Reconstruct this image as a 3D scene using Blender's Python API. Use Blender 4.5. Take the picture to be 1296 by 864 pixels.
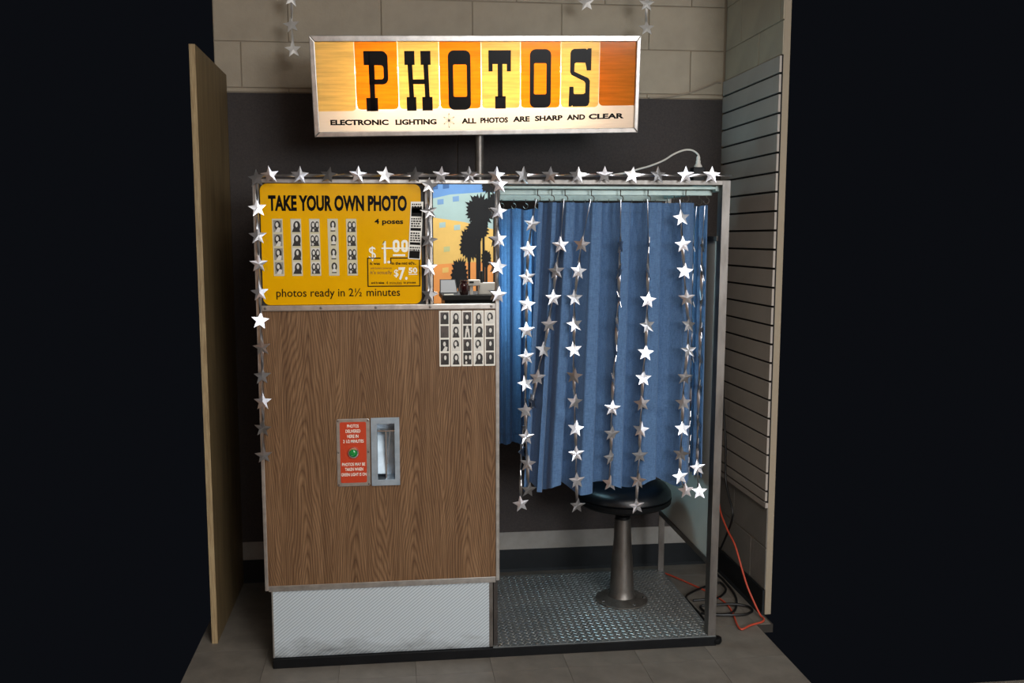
import bpy, bmesh, math, random
from mathutils import Vector, Matrix
R = math.radians
for o in list(bpy.data.objects): bpy.data.objects.remove(o)
scn = bpy.context.scene
COL = scn.collection

# ------------------------------------------------------------------ camera, world, lights, exposure
YAW, PITCH, ROLL = 0.1100, 0.1144, 0.0019
cam_d = bpy.data.cameras.new('camera'); cam = bpy.data.objects.new('camera', cam_d); COL.objects.link(cam)
r0 = Vector((math.cos(YAW), -math.sin(YAW), 0)); f0 = Vector((math.sin(YAW), math.cos(YAW), 0)); z0 = Vector((0, 0, 1))
fw = f0 * math.cos(PITCH) - z0 * math.sin(PITCH); up = z0 * math.cos(PITCH) + f0 * math.sin(PITCH)
rt = r0 * math.cos(ROLL) - up * math.sin(ROLL); up = r0 * math.sin(ROLL) + up * math.cos(ROLL)
mw = Matrix((rt, up, -fw)).transposed().to_4x4(); mw.translation = (0.5997, -3.4465, 1.6758)
cam.matrix_world = mw
cam_d.sensor_width = 36; cam_d.lens = 1142.8 / 1296 * 36; cam_d.shift_x = 24.5 / 1296; cam_d.clip_start = 0.05
scn.camera = cam
w = bpy.data.worlds.new('world'); scn.world = w; w.use_nodes = True
w.node_tree.nodes['Background'].inputs[0].default_value = (0.0035, 0.0040, 0.0055, 1)
w.node_tree.nodes['Background'].inputs[1].default_value = 1.0
def area(name, loc, sx, sy, power, col):
    d = bpy.data.lights.new(name, 'AREA'); d.shape = 'RECTANGLE'; d.size = sx; d.size_y = sy; d.energy = power; d.color = col
    o = bpy.data.objects.new(name, d); COL.objects.link(o); o.location = loc
    return o
area('ceiling_lamp_near_booth', (1.3, -2.1, 3.06), 1.2, 0.6, 40, (1.0, 0.95, 0.89))
area('ceiling_lamp_mid_room', (1.6, -4.3, 3.06), 1.2, 0.6, 60, (1.0, 0.96, 0.91))
area('ceiling_lamp_by_mural', (1.3, -5.4, 3.06), 1.2, 0.6, 36, (1.0, 0.96, 0.91))
sw = area('added_window_fill', (3.15, -6.44, 2.3), 1.9, 1.1, 165, (0.93, 0.97, 1.0)); sw.rotation_euler = (R(90), 0, 0)      # added fill light from behind the camera, set in an added window
scn.view_settings.view_transform = 'Standard'; scn.view_settings.look = 'None'
scn.view_settings.exposure = 0.0; scn.view_settings.gamma = 1.0; scn.view_settings.use_curve_mapping = False

# ------------------------------------------------------------------ materials
def lin(c): return tuple((v / 255 / 12.92 if v / 255 <= 0.04045 else ((v / 255 + 0.055) / 1.055) ** 2.4) for v in c) + (1,)
class NT:
    def __init__(s, name):
        s.m = bpy.data.materials.new(name); s.m.use_nodes = True; s.t = s.m.node_tree
        s.b = s.t.nodes['Principled BSDF']; s.out = s.t.nodes['Material Output']
    def n(s, typ, **kw):
        nd = s.t.nodes.new(typ)
        for k, v in kw.items():
            if k in nd.inputs: nd.inputs[k].default_value = v
            else: setattr(nd, k, v)
        return nd
    def l(s, a, b): s.t.links.new(a, b)
    def math(s, op, a, b=None, c=None):
        nd = s.t.nodes.new('ShaderNodeMath'); nd.operation = op
        for i, v in enumerate((a, b, c)):
            if v is None: continue
            if isinstance(v, (int, float)): nd.inputs[i].default_value = v
            else: s.l(v, nd.inputs[i])
        return nd.outputs[0]
    def obj(s): return s.n('ShaderNodeTexCoord').outputs['Object']
    def mapped(s, scale):
        mp = s.n('ShaderNodeMapping'); s.l(s.obj(), mp.inputs['Vector']); mp.inputs['Scale'].default_value = scale
        return mp.outputs[0]
    def noise(s, scale, vec=None, detail=4, rough=0.6):
        nd = s.n('ShaderNodeTexNoise'); nd.inputs['Scale'].default_value = scale; nd.inputs['Detail'].default_value = detail
        nd.inputs['Roughness'].default_value = rough
        s.l(vec if vec is not None else s.obj(), nd.inputs['Vector']); return nd.outputs['Fac']
    def ramp(s, fac, stops):
        nd = s.n('ShaderNodeValToRGB'); e = nd.color_ramp.elements
        while len(e) > 1: e.remove(e[0])
        e[0].position, e[0].color = stops[0]
        for p, c in stops[1:]:
            k = e.new(p); k.color = c
        s.l(fac, nd.inputs[0]); return nd.outputs[0]
    def bump(s, h, strength, dist=0.002):
        nd = s.n('ShaderNodeBump'); nd.inputs['Strength'].default_value = strength; nd.inputs['Distance'].default_value = dist
        s.l(h, nd.inputs['Height']); s.l(nd.outputs[0], s.b.inputs['Normal'])
def mat(name, col, rough=0.5, metal=0.0, col2=None, ns=8.0, lo=0.35, hi=0.7, bump=None, emit=None, spec=None, coat=0, stretch=None):
    t = NT(name); t.b.inputs['Base Color'].default_value = lin(col); t.b.inputs['Roughness'].default_value = rough
    t.b.inputs['Metallic'].default_value = metal
    vec = t.mapped(stretch) if stretch else None
    if col2: t.l(t.ramp(t.noise(ns, vec), [(lo, lin(col)), (hi, lin(col2))]), t.b.inputs['Base Color'])
    if bump: t.bump(t.noise(bump[0], vec), bump[1], bump[2] if len(bump) > 2 else 0.002)
    if emit: t.b.inputs['Emission Color'].default_value = lin(emit[0]); t.b.inputs['Emission Strength'].default_value = emit[1]
    if spec is not None: t.b.inputs['Specular IOR Level'].default_value = spec
    if coat: t.b.inputs['Coat Weight'].default_value = coat; t.b.inputs['Coat Roughness'].default_value = 0.08
    return t.m
M = {}
M['cmu'] = mat('painted_block', (174, 160, 139), 0.75, col2=(160, 147, 128), ns=5, bump=(55, 0.35, 0.004))
M['cmu_low'] = mat('grey_block_low_light_tone', (126, 121, 114), 0.8, col2=(114, 110, 104), ns=5, bump=(55, 0.35, 0.004))  # grey paint, its tone also darkened for the weak light near the floor
M['mortar'] = mat('mortar', (150, 137, 118), 0.9, bump=(80, 0.3))
M['dark_panel'] = mat('charcoal_wall_covering', (74, 68, 66), 0.95, col2=(64, 60, 59), ns=120, bump=(420, 0.5), spec=0.15)
M['wall_grey'] = mat('grey_wall_paint', (150, 146, 140), 0.8, col2=(138, 134, 128), ns=14)
M['cove'] = mat('black_vinyl_base', (22, 26, 29), 0.55, col2=(28, 31, 34), ns=20, spec=0.25)
M['slat'] = mat('slatwall_laminate', (164, 154, 145), 0.55, col2=(156, 147, 138), ns=6, stretch=(1, 1, 1))
M['groove'] = mat('slatwall_groove', (16, 13, 13), 0.9)
M['tile'] = mat('vinyl_floor_tile', (120, 113, 104), 0.5, col2=(96, 90, 83), ns=9, lo=0.3, hi=0.75, bump=(60, 0.15))
M['grout'] = mat('floor_adhesive', (50, 45, 40), 0.9)
M['shop_wall'] = mat('shop_white_paint', (205, 203, 198), 0.8, col2=(198, 196, 192), ns=3)
M['ceiling'] = mat('shop_ceiling_paint', (200, 198, 192), 0.9, col2=(190, 188, 183), ns=6)
M['black'] = mat('matte_black', (18, 18, 19), 0.6, col2=(25, 25, 26), ns=40)
M['rubber'] = mat('black_rubber_edge', (8, 9, 11), 0.5, col2=(15, 16, 18), ns=30, spec=0.2)
M['alu'] = mat('brushed_aluminium_trim', (190, 186, 180), 0.32, 0.85, col2=(165, 160, 155), ns=30, stretch=(1, 1, 1))
M['alu_dark'] = mat('aged_steel', (126, 120, 114), 0.42, 0.8, col2=(92, 87, 82), ns=12, bump=(60, 0.2))
M['post'] = mat('galvanised_post', (122, 117, 112), 0.42, 0.85, col2=(92, 87, 82), ns=18, stretch=(1, 1, .3))
M['rail_teal'] = mat('painted_rail', (150, 165, 158), 0.4, 0.3, col2=(130, 146, 142), ns=15)
M['chrome'] = mat('chrome', (215, 218, 222), 0.18, 1.0)
M['chute'] = mat('satin_chrome_chute', (172, 186, 196), 0.42, 0.75, col2=(150, 163, 174), ns=20)
M['hook'] = mat('dull_steel_wire', (120, 116, 110), 0.4, 0.9)
M['foil'] = mat('silver_star_foil', (176, 176, 180), 0.30, 1.0, bump=(45, 0.16, 0.003))
M['paper_star'] = mat('pale_silver_card_star', (205, 200, 194), 0.4, 0.5)
M['sign_yellow'] = mat('yellow_sign_plastic', (224, 166, 0), 0.12, col2=(218, 160, 0), ns=4, spec=0.35)
M['patch_yellow'] = mat('yellow_price_sticker', (222, 165, 14), 0.4)
M['ink'] = mat('black_print', (14, 11, 10), 0.3, spec=0.1)
M['ink_soft'] = mat('brown_black_print', (92, 62, 14), 0.5)
M['ink_white'] = mat('white_print', (236, 234, 220), 0.45)
M['paper'] = mat('photo_paper', (226, 222, 212), 0.35)
M['photo_grey'] = mat('photo_grey_tone', (150, 147, 138), 0.35, col2=(120, 116, 110), ns=60)
M['photo_lite'] = mat('photo_light_tone', (208, 204, 196), 0.35)
M['photo_dark'] = mat('photo_dark_tone', (30, 28, 27), 0.35, col2=(42, 40, 38), ns=90)
M['photo_mid'] = mat('photo_mid_tone', (84, 74, 70), 0.35, col2=(60, 54, 52), ns=50)
M['old_paper'] = mat('aged_photo_paper', (196, 188, 158), 0.4)
M['red'] = mat('orange_red_plate', (182, 54, 16), 0.4)
M['green'] = mat('green_lamp_lens', (10, 110, 44), 0.08, emit=((20, 180, 80), 0.12), coat=0.6)
M['mirror'] = mat('mirror_glass', (235, 238, 238), 0.0, 1.0)
M['white_panel'] = mat('white_laminate', (200, 198, 188), 0.35, col2=(192, 190, 180), ns=4)
M['cab_side'] = mat('dark_cabinet_side', (52, 46, 42), 0.6, col2=(44, 39, 36), ns=10)
M['ply'] = mat('plywood_board', (122, 101, 68), 0.6, col2=(96, 78, 50), ns=7, stretch=(4, 4, .35), bump=(30, 0.15))
M['ply_edge'] = mat('plywood_edge', (172, 150, 112), 0.7, col2=(120, 96, 64), ns=60, stretch=(6, 6, .2))
M['seat'] = mat('black_vinyl_cushion', (12, 14, 18), 0.35, bump=(30, 0.1))
M['cord_black'] = mat('black_cable', (12, 12, 13), 0.45)
M['cord_orange'] = mat('orange_red_cord', (186, 70, 48), 0.45)
M['cord_white'] = mat('white_cord', (206, 202, 194), 0.45)
M['cord_beige'] = mat('beige_wire', (150, 136, 118), 0.6)
M['flash'] = mat('interior_flash_glass', (200, 240, 240), 0.4, emit=((182, 236, 255), 8.5))
M['tube'] = mat('fluorescent_tube', (255, 255, 255), 0.4, emit=((255, 247, 236), 11.5))
M['box_white'] = mat('lightbox_white_lining', (238, 236, 228), 0.8)
M['wine'] = mat('dark_red_glass', (46, 12, 14), 0.1, coat=0.5)
M['screen'] = mat('grey_screen', (150, 152, 156), 0.3)
M['dev_white'] = mat('off_white_plastic', (214, 208, 200), 0.4)
M['counter'] = mat('black_counter', (26, 28, 30), 0.4)

def wood():
    t = NT('walnut_veneer'); sx = t.n('ShaderNodeSeparateXYZ'); t.l(t.obj(), sx.inputs[0]); x, z = sx.outputs[0], sx.outputs[2]
    warp = t.noise(2.3, t.mapped((1.6, 1, 0.45)), 2); warp2 = t.noise(9, t.mapped((1, 1, 0.16)), 3)
    xw = t.math('ADD', x, t.math('MULTIPLY', t.math('SUBTRACT', warp, 0.5), 0.16))
    d = t.math('PINGPONG', t.math('ADD', xw, 3.02), 0.105)
    d2 = t.math('SQRT', t.math('ADD', t.math('MULTIPLY', d, d), 0.00009))
    v = t.math('ADD', t.math('MULTIPLY', z, 0.9), t.math('MULTIPLY', d2, 8.0))
    v = t.math('ADD', v, t.math('MULTIPLY', warp2, 0.40))
    ring = t.math('PINGPONG', t.math('MULTIPLY', v, 14.0), 0.5)
    ring = t.math('POWER', t.math('MULTIPLY', ring, 2.0), 0.55)
    fine = t.noise(60, t.mapped((5, 1, 0.10)), 3, 0.7)
    broad = t.noise(7, t.mapped((2.2, 1, 0.08)), 3)
    k = t.math('ADD', t.math('MULTIPLY', ring, 0.25), t.math('ADD', t.math('MULTIPLY', fine, 0.62), t.math('MULTIPLY', broad, 0.36)))
    t.l(t.ramp(k, [(0.37, lin((62, 42, 28))), (0.61, lin((100, 73, 50))), (0.88, lin((140, 109, 80)))]), t.b.inputs['Base Color'])
    t.b.inputs['Roughness'].default_value = 0.4; t.b.inputs['Specular IOR Level'].default_value = 0.25; t.bump(fine, 0.08)
    return t.m
M['wood'] = wood()
def fluted():
    t = NT('ribbed_metal_panel'); sx = t.n('ShaderNodeSeparateXYZ'); t.l(t.obj(), sx.inputs[0])
    s = t.math('SINE', t.math('MULTIPLY', t.math('SUBTRACT', t.math('MULTIPLY', sx.outputs[0], 0.62), t.math('MULTIPLY', sx.outputs[2], 0.78)), 620.0))
    s01 = t.math('ADD', t.math('MULTIPLY', s, 0.5), 0.5)
    dirt = t.noise(5, t.mapped((1, 1, 2.5)), 6)
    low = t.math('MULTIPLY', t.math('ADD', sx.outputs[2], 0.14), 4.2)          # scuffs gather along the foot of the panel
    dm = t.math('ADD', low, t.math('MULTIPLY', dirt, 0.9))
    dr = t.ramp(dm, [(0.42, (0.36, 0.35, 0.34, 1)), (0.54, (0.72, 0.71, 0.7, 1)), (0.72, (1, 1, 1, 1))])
    c = t.ramp(s01, [(0.1, lin((166, 177, 184))), (0.8, lin((206, 214, 219)))])
    mx = t.n('ShaderNodeMix', data_type='RGBA', blend_type='MULTIPLY'); mx.inputs['Factor'].default_value = 1
    t.l(c, mx.inputs['A']); t.l(dr, mx.inputs['B']); t.l(mx.outputs['Result'], t.b.inputs['Base Color'])
    t.b.inputs['Roughness'].default_value = 0.45; t.b.inputs['Metallic'].default_value = 0.25
    t.bump(s01, 0.22, 0.002)
    return t.m
M['fluted'] = fluted()
def tread():
    t = NT('tread_plate_steel')
    t.l(t.ramp(t.noise(6), [(0.3, lin((104, 110, 112))), (0.7, lin((146, 149, 148)))]), t.b.inputs['Base Color'])
    t.b.inputs['Metallic'].default_value = 0.6; t.b.inputs['Roughness'].default_value = 0.5
    return t.m
M['tread'] = tread()
M['lug'] = mat('worn_bright_lug', (226, 225, 221), 0.36, 0.9, col2=(170, 170, 168), ns=12)
def cloth(name, a, b):
    t = NT(name)
    n1 = t.noise(260, t.mapped((1, 1, 0.15)), 2); n2 = t.noise(260, t.mapped((0.15, 1, 1)), 2)
    s = t.math('MULTIPLY', t.math('ADD', n1, n2), 0.5)
    t.l(t.ramp(s, [(0.35, lin(a)), (0.65, lin(b))]), t.b.inputs['Base Color'])
    t.b.inputs['Roughness'].default_value = 0.8; t.b.inputs['Sheen Weight'].default_value = 0.15
    t.bump(s, 0.25, 0.001)
    # cloth lets a little of the interior light through
    tr = t.n('ShaderNodeBsdfTranslucent'); tr.inputs[0].default_value = lin(b); ms = t.n('ShaderNodeMixShader'); ms.inputs[0].default_value = 0.04
    t.l(t.b.outputs[0], ms.inputs[1]); t.l(tr.outputs[0], ms.inputs[2]); t.l(ms.outputs[0], t.out.inputs[0])
    return t.m
M['cloth'] = cloth('blue_curtain_cloth', (60, 90, 128), (84, 118, 158))
def backlit(name, col, tcol=None, streak=0.12):
    t = NT(name)
    n = t.noise(14, t.mapped((0.35, 1, 6)), 4)
    c = t.ramp(n, [(0.3, lin(tuple(v * (1 - streak) for v in col))), (0.6, lin(col))])
    t.l(c, t.b.inputs['Base Color']); t.b.inputs['Roughness'].default_value = 0.10; t.b.inputs['Specular IOR Level'].default_value = 0.3
    tr = t.n('ShaderNodeBsdfTranslucent'); t.l(c if not tcol else c, tr.inputs[0])
    ms = t.n('ShaderNodeMixShader'); ms.inputs[0].default_value = 0.5
    t.l(t.b.outputs[0], ms.inputs[1]); t.l(tr.outputs[0], ms.inputs[2]); t.l(ms.outputs[0], t.out.inputs[0])
    return t.m
M['lit_cream'] = backlit('backlit_cream', (250, 222, 146)); M['lit_orange'] = backlit('backlit_orange', (255, 184, 48))
M['lit_rust'] = backlit('backlit_deep_orange', (226, 148, 48)); M['lit_white'] = backlit('backlit_white', (250, 240, 228), streak=0.02)

# ------------------------------------------------------------------ mesh helpers
class MB:
    def __init__(s): s.v = []; s.f = []; s.m = []
    def add(s, vs, fs, m=0):
        k = len(s.v); s.v += [tuple(p) for p in vs]
        for f in fs: s.f.append([i + k for i in f]); s.m.append(m)
        return s
    def box(s, x0, x1, y0, y1, z0, z1, m=0):
        return s.add([(x0,y0,z0),(x1,y0,z0),(x1,y1,z0),(x0,y1,z0),(x0,y0,z1),(x1,y0,z1),(x1,y1,z1),(x0,y1,z1)],
              [(0,3,2,1),(4,5,6,7),(0,1,5,4),(1,2,6,5),(2,3,7,6),(3,0,4,7)], m)
    def poly(s, pts, y0, y1, m=0):                       # outline in x,z extruded from y0 (front) to y1
        n = len(pts)
        return s.add([(x, y0, z) for x, z in pts] + [(x, y1, z) for x, z in pts],
              [list(range(n)), list(range(2*n-1, n-1, -1))] + [(i, (i+1) % n, n + (i+1) % n, n + i) for i in range(n)], m)
    def ring(s, a, b, y0, y1, m=0):                      # frame between outline a and inner outline b (same count)
        n = len(a); vs = [(x,y0,z) for x,z in a] + [(x,y0,z) for x,z in b] + [(x,y1,z) for x,z in a] + [(x,y1,z) for x,z in b]; fs = []
        for i in range(n):
            j = (i+1) % n
            fs += [(i, j, n+j, n+i), (2*n+j, 2*n+i, 3*n+i, 3*n+j), (j, i, 2*n+i, 2*n+j), (n+i, n+j, 3*n+j, 3*n+i)]
        return s.add(vs, fs, m)
    def tube(s, pts, r, n=8, m=0, flat=None, twist=0.0):
        P = [Vector(p) for p in pts]; vs = []; fs = []; prev = None
        for i, p in enumerate(P):
            t = (P[min(i+1, len(P)-1)] - P[max(i-1, 0)]).normalized()
            if prev is None:
                a = Vector((0, 1, 0)) if abs(t.y) < 0.9 else Vector((1, 0, 0)); a = (a - t * a.dot(t)).normalized()
            else: a = (prev - t * prev.dot(t)).normalized()
            prev = a; b = t.cross(a); rr = r[i] if isinstance(r, (list, tuple)) else r; fl = flat if flat else 1.0
            for k in range(n):
                an = 2*math.pi*k/n; c, d = math.cos(an) * rr * fl, math.sin(an) * rr; tw = twist * i
                c, d = c*math.cos(tw) - d*math.sin(tw), c*math.sin(tw) + d*math.cos(tw)
                vs.append(p + a * c + b * d)
        for i in range(len(P)-1):
            for k in range(n): fs.append((i*n+k, i*n+(k+1) % n, (i+1)*n+(k+1) % n, (i+1)*n+k))
        fs += [list(range(n-1, -1, -1)), list(range((len(P)-1)*n, len(P)*n))]
        return s.add(vs, fs, m)
    def lathe(s, prof, c, axis='z', n=32, m=0):          # profile of (radius, offset along axis)
        vs = []; fs = []
        for r, h in prof:
            for k in range(n):
                a = 2*math.pi*k/n; x, y = max(r, 1e-4)*math.cos(a), max(r, 1e-4)*math.sin(a)
                vs.append((c[0]+x, c[1]+y, c[2]+h) if axis == 'z' else ((c[0]+x, c[1]+h, c[2]+y) if axis == 'y' else (c[0]+h, c[1]+x, c[2]+y)))
        for i in range(len(prof)-1):
            for k in range(n): fs.append((i*n+k, i*n+(k+1) % n, (i+1)*n+(k+1) % n, (i+1)*n+k))
        fs += [list(range(n)), list(range((len(prof)-1)*n, len(prof)*n))]
        return s.add(vs, fs, m)
    def ell(s, cx, cz, rx, rz, y0, y1, m=0, n=14):
        return s.poly([(cx + rx*math.cos(2*math.pi*k/n), cz + rz*math.sin(2*math.pi*k/n)) for k in range(n)], y0, y1, m)
    def grid(s, fn, nu, nv, m=0):
        vs = [fn(i/nu, j/nv) for j in range(nv+1) for i in range(nu+1)]
        return s.add(vs, [(j*(nu+1)+i, j*(nu+1)+i+1, (j+1)*(nu+1)+i+1, (j+1)*(nu+1)+i) for j in range(nv) for i in range(nu)], m)
def rrect(x0, x1, z0, z1, r, n=5, rs=None):
    rs = rs or (r, r, r, r); out = []                     # corners: bottom-left, bottom-right, top-right, top-left
    for (cx, cz, a0), q in zip(((x0, z0, 180), (x1, z0, 270), (x1, z1, 0), (x0, z1, 90)), rs):
        ox = cx + (q if cx == x0 else -q); oz = cz + (q if cz == z0 else -q)
        for k in range(n+1):
            a = R(a0 + 90*k/n); out.append((ox + q*math.cos(a), oz + q*math.sin(a)))
    return out
WL = {}
def thing(name, label, cat, loc=(0, 0, 0), group=None):
    o = bpy.data.objects.new(name, None); COL.objects.link(o); o.location = loc; o.empty_display_size = 0.05; WL[o] = Vector(loc)
    tag(o, label, cat, group); return o
def tag(o, label, cat, group=None):
    o['label'] = label; o['category'] = cat
    if group: o['group'] = group
    return o
def mesh(name, mb, mats, bevel=0.0, smooth=False, shift=None):
    me = bpy.data.meshes.new(name); c = shift if shift is not None else Vector((0, 0, 0))
    me.from_pydata([Vector(p) - c for p in mb.v], [], mb.f)
    for mm in (mats if isinstance(mats, (list, tuple)) else [mats]): me.materials.append(M[mm])
    me.polygons.foreach_set('material_index', mb.m)
    bm = bmesh.new(); bm.from_mesh(me); bmesh.ops.recalc_face_normals(bm, faces=bm.faces)
    if bevel: bmesh.ops.bevel(bm, geom=list(bm.edges), offset=bevel, segments=2, profile=0.6, affect='EDGES', clamp_overlap=True)
    bm.to_mesh(me); bm.free()
    if smooth:
        me.polygons.foreach_set('use_smooth', [True]*len(me.polygons)); me.set_sharp_from_angle(angle=R(42))
    return me
def obj(name, mb, mats, parent=None, bevel=0.0, smooth=False, local=False, label=None):
    V = mb.v; lo = [min(p[i] for p in V) for i in range(3)]; hi = [max(p[i] for p in V) for i in range(3)]
    c = Vector([(a+b)/2 for a, b in zip(lo, hi)])
    o = bpy.data.objects.new(name, mesh(name, mb, mats, bevel, smooth, c)); COL.objects.link(o)
    if parent is not None:
        o.parent = parent
        o.location = c - (Vector((0, 0, 0)) if local and parent not in LOC else (LOC[parent] if local else WL[parent]))
    else: o.location = c
    WL[o] = c.copy()
    if local: LOC[o] = c.copy()
    if label: o['label'] = label
    return o
LOC = {}
def struct(name, mb, mats, **k):
    o = obj(name, mb, mats, **k); o['kind'] = 'structure'; return o
def copy(o, loc, parent=None, rot=None):
    c = o.copy(); COL.objects.link(c); c.location = loc
    if parent is not None: c.parent = parent
    if rot: c.rotation_euler = rot
    return c
_dg = None
def text_mb(body, x0, x1, z0, z1, y, bold=0.0, depth=0.0006, mb=None, m=0, shear=0.0, slope=0.0, space=1.0, fat=0.0):
    """flat lettering fitted between x0..x1 and z0 (bottom of the ink) .. z1 (top of the ink), facing -y"""
    cu = bpy.data.curves.new('t', 'FONT'); cu.body = body; cu.offset = bold; cu.resolution_u = 3; cu.space_character = space
    ob = bpy.data.objects.new('t', cu); COL.objects.link(ob); bpy.context.view_layer.update()
    me = bpy.data.meshes.new_from_object(ob.evaluated_get(bpy.context.evaluated_depsgraph_get()))
    vs = [v.co.copy() for v in me.vertices]; fs = [list(p.vertices) for p in me.polygons]
    bpy.data.objects.remove(ob); bpy.data.curves.remove(cu); bpy.data.meshes.remove(me)
    ax = min(v.x for v in vs); bx = max(v.x for v in vs); az = min(v.y for v in vs); bz = max(v.y for v in vs)
    out = []
    for v in vs:
        u = (v.x-ax)/(bx-ax); h = (v.y-az)/(bz-az)
        out.append((x0 + u*(x1-x0) + shear*h, y, z0 + h*(z1-z0) + slope*u))
    mb = mb or MB()
    for k, (dx, dz) in enumerate(((0, 0), (fat, fat*.6), (-fat, -fat*.6), (fat, -fat*.6), (-fat, fat*.6)) if fat else ((0, 0),)):
        mb.add([(x+dx, yy+.00005*k, z+dz) for x, yy, z in out], fs, m)
    return mb

random.seed(7)
# ------------------------------------------------------------------ the setting
YW, XW, XL = 0.93, 2.22, -0.146
Y_END = 0.27
# floor
TX0, TY0, TS = -0.223, 0.472, 0.297
fl = MB().box(TX0, 2.153, -0.419, 0.95, -0.04, -0.003).box(2.153, XW+0.01, 0.175, 0.95, -0.04, -0.003).box(-3.0, 4.5, -6.5, -0.42, -0.04, 0.0)
floor = struct('floor', fl, 'grout')
floor.data.materials.append(M['tile'])
for p in floor.data.polygons:
    if p.center.y + floor.location.y < -0.5: p.material_index = 1
tm = mesh('floor_tile', MB().box(-TS/2+.0007, TS/2-.0007, -TS/2+.0007, TS/2-.0007, -0.003, 0), 'tile')
first = None
for i in range(8):
    for j in range(-3, 2):
        y0 = TY0 + TS*j; y1 = min(y0 + TS, 0.93)
        o = bpy.data.objects.new('floor_tile', tm); COL.objects.link(o); o.parent = floor
        o.scale.y = (y1 - y0)/TS
        o.location = Vector((TX0 + TS*(i+.5), (y0+y1)/2, 0)) - WL[floor]
for j in range(-1, 2):
    y0 = TY0 + TS*j; y1 = min(y0+TS, 0.93)
    o = bpy.data.objects.new('floor_tile', tm); COL.objects.link(o); o.parent = floor; o.scale = ((XW-2.153)/TS, (y1-y0)/TS, 1)
    o.location = Vector(((2.153+XW)/2, (y0+y1)/2, 0)) - WL[floor]
# back wall: painted blocks above, dark covering below, grey strip, cove base
ZD = 2.343
wb = struct('wall_back', MB().box(-0.20, XW+0.1, YW+0.004, YW+0.12, 0, 3.1), 'mortar')
def blocks(wall, axis, span, rows, at, mat_, bw=0.4262):
    """painted blocks set proud of the mortar; axis 'x' for the back wall, 'y' for the side wall"""
    for z0_, z1_, off in rows:
        a = off
        while a > span[0]: a -= bw
        while a < span[1]:
            u0, u1 = max(a, span[0]), min(a+bw, span[1]); g = 0.0022
            if u1 - u0 > 0.02:
                j = random.uniform(-.0012, .0012)
                if axis == 'x': b = MB().box(u0+g, u1-g, at+j, at+0.02, z0_+g, z1_-g)
                else: b = MB().box(at+j, at+0.02, u0+g, u1-g, z0_+g, z1_-g)
                obj('block', b, mat_, wall, bevel=0.003)
            a += bw
blocks(wb, 'x', (-0.20, XW), [(ZD+.003, 2.366, -0.08+.2131), (2.366, 2.573, -0.08), (2.573, 2.778, 0.137), (2.778, 2.983, -0.08), (2.983, 3.1, .137)], YW-0.002, 'cmu')
for a, b in ((-0.20, 0.9145), (0.9175, XW-.004)):
    obj('wall_panel', MB().box(a, b, YW-0.006, YW+0.006, 0.203, ZD), 'dark_panel', wb, bevel=0.0015)
obj('painted_strip', MB().box(-0.20, XW, YW-0.002, YW+0.006, 0.105, 0.2025), 'wall_grey', wb)
struct('baseboard_back', MB().poly([(0,0),(0,0),(0,0)],0,0) if 0 else MB().add(
    [(-0.2,YW-0.018,0),(XW,YW-0.018,0),(-0.2,YW-0.009,0.012),(XW,YW-0.009,0.012),(-0.2,YW-0.007,0.112),(XW,YW-0.007,0.112),(-0.2,YW-.002,0.112),(XW,YW-.002,0.112),(-0.2,YW-.002,0),(XW,YW-.002,0)],
    [(0,1,3,2),(2,3,5,4),(4,5,7,6),(6,7,9,8),(8,9,1,0),(0,2,4,6,8),(9,7,5,3,1)]), 'cove')
# right wall
wr = struct('wall_right', MB().box(XW+0.012, XW+0.04, Y_END, YW, 0, 3.1), 'mortar')
blocks(wr, 'y', (Y_END, YW), [(2.43, 2.573, .523), (2.573, 2.778, .31), (2.778, 2.983, .523), (2.983, 3.1, .31)], XW+0.008, 'cmu')
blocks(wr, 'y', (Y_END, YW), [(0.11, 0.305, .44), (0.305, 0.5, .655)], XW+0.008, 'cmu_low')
obj('slat_backing', MB().box(XW+0.006, XW+0.012, Y_END, YW-.006, 0.512, 2.432), 'groove', wr)
SZ = [2.432] + [2.356 - 0.08145*k for k in range(23)] + [0.516]
for a, b in zip(SZ[:-1], SZ[1:]):
    obj('slat', MB().box(XW-0.004, XW+0.006, Y_END, YW-0.0065, b+0.0045, a-0.0045), 'slat', wr, bevel=0.001)
obj('ledger_strip', MB().box(XW-0.002, XW+0.012, Y_END, YW-.006, 0.488, 0.512), 'slat', wr, bevel=0.002)
struct('baseboard_right', MB().add(
    [(XW-0.012,Y_END,0),(XW-0.012,YW-.02,0),(XW-0.002,Y_END,0.012),(XW-0.002,YW-.02,0.012),(XW,Y_END,0.112),(XW,YW-.02,0.112),(XW+.008,Y_END,0.112),(XW+.008,YW-.02,0.112),(XW+.008,Y_END,0),(XW+.008,YW-.02,0)],
    [(0,1,3,2),(2,3,5,4),(4,5,7,6),(6,7,9,8),(8,9,1,0),(0,2,4,6,8),(9,7,5,3,1)]), 'cove')
# rest of the shop behind the camera (shows in the booth mirror and the star foil)
struct('ceiling', MB().box(-3.0, 4.5, -6.5, YW+.12, 3.1, 3.2), 'ceiling')
struct('wall_left', MB().box(-3.1, -3.0, -6.5, -0.6, 0, 3.1), 'shop_wall')
struct('wall_shop_right', MB().box(4.5, 4.6, -6.5, -0.6, 0, 3.1), 'shop_wall')
wf = struct('wall_front', MB().box(-3.1, 4.6, -6.65, -6.5, 0, 3.1), 'shop_wall')
wn = struct('added_window_1', MB().ring([(2.12, 1.67), (4.18, 1.67), (4.18, 2.93), (2.12, 2.93)], [(2.2, 1.75), (4.1, 1.75), (4.1, 2.85), (2.2, 2.85)], -6.5, -6.40), 'alu')  # unseen window, added to frame the fill light
obj('mullion', MB().box(3.13, 3.17, -6.43, -6.40, 1.75, 2.85), 'alu', wn)
def paint(name, col): M[name] = mat(name, col, 0.8, col2=tuple(v*.96 for v in col), ns=5); return name
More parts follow.
